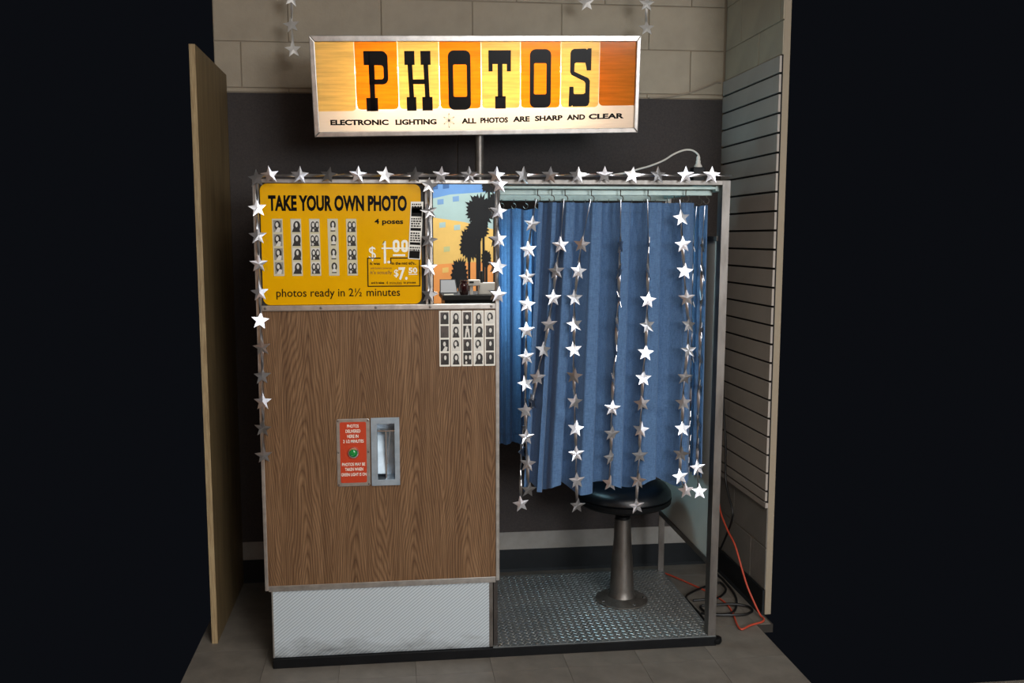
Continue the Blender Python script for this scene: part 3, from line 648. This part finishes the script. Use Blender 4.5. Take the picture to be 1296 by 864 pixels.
for body_, xa, xb, z_, sl in (('ELECTRONIC', .066, .300, .047, -.002), ('LIGHTING', .329, .497, .045, 0), ('ALL', .602, .662, .047, 0), ('PHOTOS', .680, .795, .048, .001), ('ARE', .817, .887, .051, .001), ('SHARP', .910, 1.027, .053, .002), ('AND', 1.046, 1.124, .056, .001), ('CLEAR', 1.140, 1.291, .058, .002)):
    a, c = S(xa, z_); b, d = S(xb, z_ + .0215)
    sp('caption_word', text_mb(body_, a, b, c, d, .0105, bold=.034 if body_ in ('ELECTRONIC', 'CLEAR') else .036, slope=sl, fat=.0006 if body_ in ('ELECTRONIC', 'CLEAR') else .0005), 'ink')
am = MB()
for k in range(6):
    an = R(60*k+30); cx_, cz_ = S(.549 + .013*math.cos(an), .060 + .015*math.sin(an))
    pts = lambda s: [(cx_ + .013*s*math.cos(t)*math.cos(an) - .0032*s*math.sin(t)*math.sin(an), cz_ + .015*s*math.cos(t)*math.sin(an) + .0032*s*math.sin(t)*math.cos(an)) for t in [2*math.pi*q/12 for q in range(12)]]
    am.ring(pts(1), pts(.70), .0104, .0112)
sp('starburst_mark', am, 'photo_mid')
pole = MB().tube([(.9705, .405, 1.884), (.9705, .405, 2.13)], .0185, 20).lathe([(.03, 0), (.03, .006), (.02, .008)], (.9705, .405, 1.884), 'z', 20)
po = bpy.data.objects.new('pole', mesh('pole', pole, 'alu_dark', smooth=True)); COL.objects.link(po); po.parent = sg; po.matrix_parent_inverse = sg.matrix_world.inverted()

# ------------------------------------------------------------------ star garlands
def star_mesh(seed):
    rnd = random.Random(seed); th = rnd.uniform(0, 3.1); k = rnd.uniform(-3.5, 3.5); mb = MB(); pts = []
    for i in range(10):
        a = math.pi/2 + i*math.pi/5; q = .0345 if i % 2 == 0 else .0150; x, z = q*math.cos(a), q*math.sin(a)
        b = k*(x*math.cos(th) + z*math.sin(th))**2; pts.append((x, b, z))
    t = .0012; vs = [(x, y-t, z) for x, y, z in pts] + [(x, y+t, z) for x, y, z in pts] + [(0, -t-.0012, 0), (0, t, 0)]
    fs = []
    for i in range(10): j = (i+1) % 10; fs += [(i, j, 20), (10+j, 10+i, 21), (j, i, 10+i, 10+j)]
    mb.add(vs, fs); return mesh('star', mb, 'foil')
STARS = [star_mesh(s) for s in range(6)]
def garland(name, label, pts, first=0, edge=(), seed=0, tail=None, group='silver star garlands', tilt=18, head=None, matname=None, size=1.0):
    rnd = random.Random(seed); t = thing(name, label, 'garland', pts[-1], group)
    path = ([head] if head else []) + list(pts) + ([tail] if tail else []); fine = []
    for a, b in zip(path[:-1], path[1:]):
        n = 7
        for k in range(n): fine.append(tuple(Vector(a).lerp(Vector(b), k/n) + Vector((0, .002, 0))))
    fine.append(path[-1])
    rs_ = [(.0016 if (first and k < 6) else .0066) for k in range(len(fine))]
    obj('strand', MB().tube(fine, rs_, 6, flat=.45, twist=.22), matname or 'foil', t, smooth=True)
    for i, p in enumerate(pts):
        if i < first: continue
        o = bpy.data.objects.new('star', STARS[rnd.randrange(6)]); COL.objects.link(o); o.parent = t; o.location = Vector(p) - Vector(pts[-1]) + Vector((0, -.006, 0))
        yaw = rnd.uniform(-tilt, tilt) + (72 if i in edge else 0)
        o.rotation_euler = (R(-4 + rnd.uniform(-tilt, tilt)*.8), R(rnd.uniform(-9, 9)), R(yaw)); o.scale = (size,)*3
        if matname:
            o.material_slots[0].link = 'OBJECT'; o.material_slots[0].material = M[matname]
    return t
TOP = [(0.160, -.030, 1.904), (0.267, -.030, 1.904), (0.371, -.030, 1.905), (0.478, -.030, 1.906), (0.578, -.030, 1.906), (0.686, -.030, 1.907), (0.784, -.030, 1.907), (0.889, -.030, 1.908), (0.991, -.030, 1.908), (1.094, -.030, 1.909), (1.196, -.030, 1.909), (1.302, -.030, 1.910), (1.405, -.030, 1.911), (1.513, -.030, 1.911), (1.614, -.030, 1.912), (1.723, -.030, 1.912), (1.825, -.030, 1.913)]
garland('star_garland', 'silver star garland stretched along the whole top edge of the booth', TOP, seed=1, head=(.105, -.03, 1.900), tail=(1.909, -.03, 1.911), tilt=22)
LEFT = [(0.112, -.030, 1.892), (0.112, -.030, 1.784), (0.110, -.030, 1.684), (0.110, -.030, 1.582), (0.110, -.030, 1.476), (0.109, -.030, 1.372), (0.112, -.030, 1.272), (0.110, -.030, 1.164), (0.109, -.030, 1.067), (0.107, -.030, 0.965), (0.106, -.030, 0.862)]
garland('star_garland', 'silver star garland hanging down the outer left edge beside the wood panel', LEFT, seed=2)
MIDA = [(0.739, -.030, 1.869), (0.738, -.030, 1.774), (0.737, -.030, 1.667), (0.736, -.030, 1.563), (0.737, -.030, 1.462)]
garland('star_garland', 'short star garland between the yellow price sign and the mirror', MIDA, seed=3, tilt=30)
MIDB = [(1.002, -.030, 1.873), (0.999, -.030, 1.774), (0.999, -.030, 1.670), (0.999, -.030, 1.567), (0.999, -.030, 1.460)]
garland('star_garland', 'short star garland between the mirror and the curtained opening', MIDB, seed=4, tilt=8)
G1 = [(1.150, 0.004, 1.822), (1.132, 0.0, 1.727), (1.118, 0.0, 1.630), (1.114, 0.0, 1.524), (1.113, 0.0, 1.420), (1.112, 0.0, 1.319), (1.111, 0.0, 1.216), (1.109, 0.0, 1.111), (1.109, 0.0, 1.005), (1.112, 0.0, 0.899), (1.118, 0.0, 0.792), (1.122, 0.0, 0.687)]
G2 = [(1.259, 0.014, 1.822), (1.245, 0.012, 1.647), (1.229, 0.012, 1.547), (1.218, 0.012, 1.443), (1.202, 0.012, 1.341), (1.181, 0.012, 1.241), (1.157, 0.012, 1.133), (1.139, 0.014, 1.036), (1.108, 0.018, 0.936), (1.098, 0.020, 0.835), (1.094, 0.020, 0.729), (1.094, 0.020, 0.624)]
G3 = [(1.362, 0.004, 1.822), (1.326, 0.0, 1.649), (1.314, 0.0, 1.547), (1.300, 0.0, 1.443), (1.301, 0.0, 1.341), (1.299, 0.0, 1.242), (1.301, 0.0, 1.137), (1.304, 0.0, 1.035), (1.309, 0.0, 0.928), (1.312, 0.0, 0.826), (1.315, 0.0, 0.718), (1.318, 0.0, 0.616)]
G4 = [(1.586, 0.004, 1.822), (1.592, 0.0, 1.643), (1.591, 0.0, 1.539), (1.592, 0.0, 1.432), (1.591, 0.0, 1.333), (1.586, 0.0, 1.225), (1.579, 0.0, 1.124), (1.575, 0.0, 1.023), (1.572, 0.0, 0.917), (1.569, 0.0, 0.813), (1.564, 0.0, 0.710), (1.560, 0.0, 0.605)]
G8 = [(1.482, 0.012, 1.822), (1.482, 0.010, 1.647), (1.480, 0.010, 1.542), (1.478, 0.010, 1.434), (1.473, 0.010, 1.329), (1.469, 0.010, 1.222), (1.461, 0.010, 1.112), (1.457, 0.010, 1.004), (1.457, 0.010, 0.902), (1.455, 0.010, 0.806), (1.453, 0.010, 0.700)]
G5 = [(1.715, 0.004, 1.822), (1.720, 0.0, 1.751), (1.728, 0.0, 1.648), (1.737, 0.0, 1.544), (1.748, 0.0, 1.439), (1.759, 0.0, 1.333), (1.760, 0.0, 1.231), (1.747, 0.0, 1.124), (1.744, 0.0, 1.022), (1.743, 0.0, 0.917), (1.739, 0.0, 0.813), (1.738, 0.0, 0.720), (1.762, 0.0, 0.662)]
G6 = [(1.826, 0.130, 1.80), (1.814, 0.130, 1.645), (1.813, 0.130, 1.533), (1.813, 0.130, 1.420), (1.815, 0.130, 1.306), (1.817, 0.130, 1.191), (1.818, 0.130, 1.076), (1.818, 0.130, 0.927), (1.818, 0.130, 0.826), (1.818, 0.130, 0.732)]
G7 = [(1.836, 0.060, 1.80), (1.826, 0.055, 1.639), (1.828, 0.055, 1.532), (1.828, 0.055, 1.417), (1.828, 0.055, 1.302), (1.828, 0.055, 1.193), (1.828, 0.055, 1.069), (1.826, 0.055, 0.932), (1.828, 0.055, 0.830), (1.828, 0.055, 0.740), (1.838, 0.055, 0.640)]
garland('star_garland', 'star garland hanging at the left edge of the front curtain', G1, 1, seed=11)
garland('star_garland', 'slanting star garland that drifts behind the one at the curtain left edge', G2, 1, seed=12, edge=(7, 8, 9, 10))
garland('star_garland', 'bright star garland in front of the curtain ending beside the left of the stool seat', G3, 1, seed=13)
garland('star_garland', 'star garland in front of the curtain ending over the middle of the stool seat', G4, 1, seed=14, edge=(1, 2))
garland('star_garland', 'dim star garland with edge-on upper stars, between the two garlands over the stool', G8, 1, seed=15, edge=(1, 2, 3, 4, 5, 6))
garland('star_garland', 'star garland at the right edge of the front curtain', G5, 1, seed=16)
garland('star_garland', 'edge-on star garland against the deep blue side curtain, farther from the post', G6, 1, seed=17, edge=(1, 2, 3, 4, 5, 6, 7, 8, 9))
garland('star_garland', 'edge-on star garland against the side curtain, nearest the corner post', G7, 1, seed=18, edge=(1, 2, 3, 4, 5, 6, 7, 8))
CG = 'pale stars hanging from the ceiling'
garland('ceiling_star_string', 'string of pale stars hanging from the ceiling left of the lit sign', [(.176, .75, 2.82), (.176, .75, 2.722), (.172, .75, 2.610), (.176, .75, 2.505)], seed=21, head=(.178, .75, 3.1), group=CG, matname='paper_star', size=1.1)
garland('ceiling_star_string', 'single pale star hanging from the ceiling above the lit sign', [(1.496, .75, 2.84), (1.496, .75, 2.738)], seed=22, head=(1.496, .75, 3.1), group=CG, matname='paper_star', size=1.15)
garland('ceiling_star_string', 'string of pale stars hanging from the ceiling at the right end of the lit sign', [(1.777, .75, 2.85), (1.777, .75, 2.741), (1.779, .75, 2.633)], seed=23, head=(1.777, .75, 3.1), group=CG, matname='paper_star', size=1.1)

# ------------------------------------------------------------------ photo strips on the wood panel and the paper strip on the sign
PM = ['paper', 'photo_lite', 'photo_dark', 'photo_lite', 'photo_mid']
kinds = [['lean', 'drape', 'hand', 'lean'], ['single', 'single', 'hand', 'single'], ['single', 'figure', 'single', 'pair'], ['single', 'lean', 'hand', 'lean'], ['hand', 'single', 'lean', 'lean']]
backs = [[4, 4, 2, 4], [3, 3, 3, 3], [4, 2, 4, 2], [3, 3, 3, 3], [3, 4, 4, 4]]
labs = ['black and white photo strip, leftmost of five stuck to the wood panel below the mirror',
        'second photo strip from the left of five on the wood panel below the mirror',
        'middle photo strip of five on the wood panel, one picture showing a white standing figure',
        'fourth photo strip from the left of five on the wood panel below the mirror',
        'rightmost of five photo strips on the wood panel, against the cabinet edge trim']
for k in range(5):
    x = .7745 + k*.0437; rnd = random.Random(80+k); t = thing('photo_strip', labs[k], 'photo strip', (x+.02, -.001, 1.184), 'photo strips on the wood panel')
    obj('paper_strip', MB().poly(rrect(x, x+.0405, 1.1835, 1.3985, .002, 2), -.0016, -.0004), 'paper', t)
    for q in range(4):
        zt = 1.3925 - q*.0523; mb = MB(); portrait(mb, x+.0045, x+.036, zt-.0455, zt, -.0020, kinds[k][q], rnd, back=backs[k][q]); obj('photo', mb, PM, t)
ps = thing('paper_sticker', 'narrow white printed paper strip stuck over the right side of the yellow sign', 'sticker', (.69, 0, 1.6))
def sk(u, v): return (.672 + (.047)*u - .0135*v + .0*u, 1.811 - .214*v - .003*u*v)
obj('paper_strip', MB().poly([sk(0, 0), sk(1, 0), sk(1, 1), sk(0, 1)], -.0012, .0012), 'paper', ps)
def bar(mb, u0, u1, v0, v1): mb.poly([sk(u0, v0), sk(u1, v0), sk(u1, v1), sk(u0, v1)], -.0018, -.0010)
rnd = random.Random(4)
for q, blk in enumerate((((.08, .18, 0), (.10, .24, 1)), ((.19, .24, 1),), ((.19, .235, 1),), ((.09, .22, 1),))):
    mb = MB(); v0 = .015 + q*.25
    for r_ in range(4 if q in (1, 2) else 2):
        u = .1
        while u < .85:
            du = rnd.uniform(.08, .2); bar(mb, u, min(u+du, .9), v0 + .02 + r_*.042, v0 + .045 + r_*.042); u += du + .05
    for a, b, full in blk: bar(mb, .08, .92, v0 + a, v0 + b)
    obj('printed_block', mb, 'ink', ps)

# ------------------------------------------------------------------ board, cords
pl = thing('plywood_board', 'tall plywood board standing on edge at the far left beside the booth', 'board', (XL-.012, .6, 0))
obj('face', MB().box(XL-.022, XL, .252, YW-.008, .0, 2.42), 'ply', pl)
obj('edge_band', MB().box(XL-.023, XL+.0005, .2495, .252, .0, 2.42), 'ply_edge', pl)
def smooth_path(pts, n=6):
    P = [Vector(p) for p in pts]; out = []
    for i in range(len(P)-1):
        p0, p1, p2, p3 = P[max(i-1, 0)], P[i], P[i+1], P[min(i+2, len(P)-1)]
        for k in range(n):
            t = k/n; out.append(.5*((2*p1) + (-p0+p2)*t + (2*p0-5*p1+4*p2-p3)*t*t + (-p0+3*p1-3*p2+p3)*t**3))
    return out + [P[-1]]
def cord(name, label, pts, r, m): return tag(obj(name, MB().tube(smooth_path(pts), r, 8), m, smooth=True), label, 'cable')
bw_ = [(2.188, 0.745, 1.00), (2.190, 0.717, 0.800), (2.190, 0.688, 0.689), (2.185, 0.666, 0.538), (2.180, 0.619, 0.466), (2.180, 0.553, 0.396), (2.180, 0.550, 0.359), (2.180, 0.586, 0.297), (2.180, 0.652, 0.208), (2.180, 0.701, 0.143), (2.185, .74, .05), (2.185, 0.745, 0.010), (2.19, 0.66, 0.008), (2.177, 0.486, 0.008), (2.140, 0.370, 0.008), (2.096, 0.296, 0.008), (2.041, 0.276, 0.008), (1.991, 0.290, 0.008), (1.968, 0.328, 0.008), (1.972, 0.371, 0.010), (2.019, 0.366, 0.014), (2.111, 0.364, 0.016), (2.179, 0.348, 0.010), (2.188, 0.302, 0.008), (2.142, 0.264, 0.008), (2.070, 0.256, 0.012), (1.986, 0.274, 0.010), (1.95, .30, .008)]
cord('black_cable', 'black cable hanging down the right wall and lying in a flat loop on the floor', bw_, .0052, 'cord_black')
bl_ = [(1.96, .44, .008), (2.069, 0.452, 0.008), (2.122, 0.493, 0.008), (2.160, 0.555, 0.008), (2.165, 0.624, 0.008), (2.148, 0.637, 0.008), (2.074, 0.596, 0.008), (1.998, 0.545, 0.008), (1.940, 0.485, 0.008), (1.936, 0.385, 0.008), (1.940, 0.288, 0.008), (1.936, 0.204, 0.008), (1.934, .10, .008)]
cord('black_cable', 'black cable running along the floor against the right edge of the tread plate', bl_, .005, 'cord_black')
ow = [(2.188, .80, .45), (2.170, 0.696, 0.373), (2.165, 0.651, 0.340), (2.165, 0.563, 0.290), (2.165, 0.470, 0.252), (2.168, 0.387, 0.169), (2.172, 0.330, 0.11), (2.185, .28, .055), (2.196, .235, .015), (2.200, 0.205, 0.010), (2.18, 0.178, 0.008), (2.118, 0.151, 0.008), (2.070, 0.118, 0.008), (2.059, 0.128, 0.008), (2.066, 0.181, 0.008), (2.090, 0.279, 0.004), (2.101, 0.366, 0.004), (2.094, 0.449, 0.004), (2.053, 0.568, 0.004), (1.969, 0.731, 0.006), (1.935, 0.79, 0.006)]
cord('orange_cord', 'orange-red extension cord slung down the right wall and across the floor', ow, .0042, 'cord_orange')
cord('wall_wire', 'thin painted wire rising across the block wall to the right corner', [(1.848, 0.921, 2.346), (1.914, 0.921, 2.350), (1.985, 0.921, 2.359), (2.052, 0.921, 2.375), (2.107, 0.921, 2.394), (2.158, 0.921, 2.414), (2.185, 0.921, 2.426), (2.205, 0.921, 2.422)], .004, 'cord_beige')
wc = thing('power_cord', 'white power cord looping above the booth to a plug at the right corner', 'cable', (1.9, .4, 1.9))
obj('cord', MB().tube(smooth_path([(1.52, .40, 1.94), (1.60, .40, 1.951), (1.656, .4, 1.967), (1.710, .4, 1.982), (1.767, .4, 2.005), (1.808, .4, 2.030), (1.843, .4, 2.045), (1.872, .4, 2.051), (1.899, .4, 2.046), (1.920, .4, 2.030), (1.922, .4, 2.016)]), .0038, 8), 'cord_white', wc, smooth=True)
obj('plug', MB().lathe([(.005, .026), (.008, .018), (.008, .006), (.010, .004), (.010, -.006), (.014, -.014), (.017, -.018), (.017, -.024), (0, -.024)], (1.9205, .4, 2.000), 'z', 16), 'cord_white', wc, smooth=True)
obj('socket', MB().box(1.892, 1.945, .375, .425, 1.895, 1.976), 'rubber', wc, bevel=.004)

# ------------------------------------------------------------------ counter seen in the mirror
ct = thing('shop_counter', 'black shop counter seen reflected in the booth mirror', 'counter', (1.6, -4.8, 0))
obj('counter_body', MB().box(1.06, 2.3, -5.2, -4.62, 0, 1.12), 'counter', ct, bevel=.004)
obj('counter_top', MB().box(1.04, 2.33, -5.23, -4.6, 1.12, 1.165), 'black', ct, bevel=.004)
mo = thing('monitor', 'tilted grey monitor with black bezel on the counter, in the mirror', 'monitor', (1.10, -4.75, 1.165))
obj('bezel', MB().add([(1.02, -4.70, 1.175), (1.185, -4.70, 1.175), (1.168, -4.76, 1.30), (1.025, -4.76, 1.30), (1.02, -4.72, 1.175), (1.185, -4.72, 1.175), (1.168, -4.78, 1.30), (1.025, -4.78, 1.30)], [(0,1,2,3),(7,6,5,4),(0,4,5,1),(1,5,6,2),(2,6,7,3),(3,7,4,0)]), 'black', mo)
obj('screen', MB().add([(1.03, -4.699, 1.184), (1.176, -4.699, 1.184), (1.160, -4.755, 1.294), (1.034, -4.755, 1.294), (1.03, -4.705, 1.184), (1.176, -4.705, 1.184), (1.160, -4.761, 1.294), (1.034, -4.761, 1.294)], [(0,1,2,3),(7,6,5,4),(0,4,5,1),(1,5,6,2),(2,6,7,3),(3,7,4,0)]), 'screen', mo)
obj('foot', MB().box(1.06, 1.14, -4.80, -4.70, 1.165, 1.176), 'black', mo, bevel=.002)
tag(obj('glass_jar', MB().lathe([(.034, 0), (.042, .02), (.044, .06), (.040, .09), (.030, .105), (.034, .125), (.032, .13), (0, .13)], (1.238, -4.66, 1.165), 'z', 20), 'wine', smooth=True), 'dark red glass jar on the counter, in the mirror', 'jar')
cd = thing('card_reader', 'white countertop card reader between the jar and the dark handset, in the mirror', 'card reader', (1.315, -4.68, 1.165))
obj('stand', MB().box(1.29, 1.32, -4.70, -4.66, 1.165, 1.25), 'dev_white', cd, bevel=.004)
obj('head', MB().box(1.275, 1.385, -4.72, -4.65, 1.245, 1.30), 'dev_white', cd, bevel=.008)
obj('display', MB().box(1.285, 1.325, -4.653, -4.648, 1.270, 1.286), 'black', cd)
hs = thing('handset', 'tall dark handset in a white dock on the counter, in the mirror', 'handset', (1.41, -4.72, 1.165))
obj('dock', MB().box(1.375, 1.53, -4.80, -4.70, 1.165, 1.27), 'dev_white', hs, bevel=.006)
obj('receiver', MB().box(1.385, 1.415, -4.735, -4.705, 1.24, 1.375), 'black', hs, bevel=.006)
tag(obj('notepad', MB().box(1.055, 1.14, -4.66, -4.61, 1.165, 1.174), 'paper', bevel=.001), 'white notepad lying in front of the monitor, in the mirror', 'notepad')
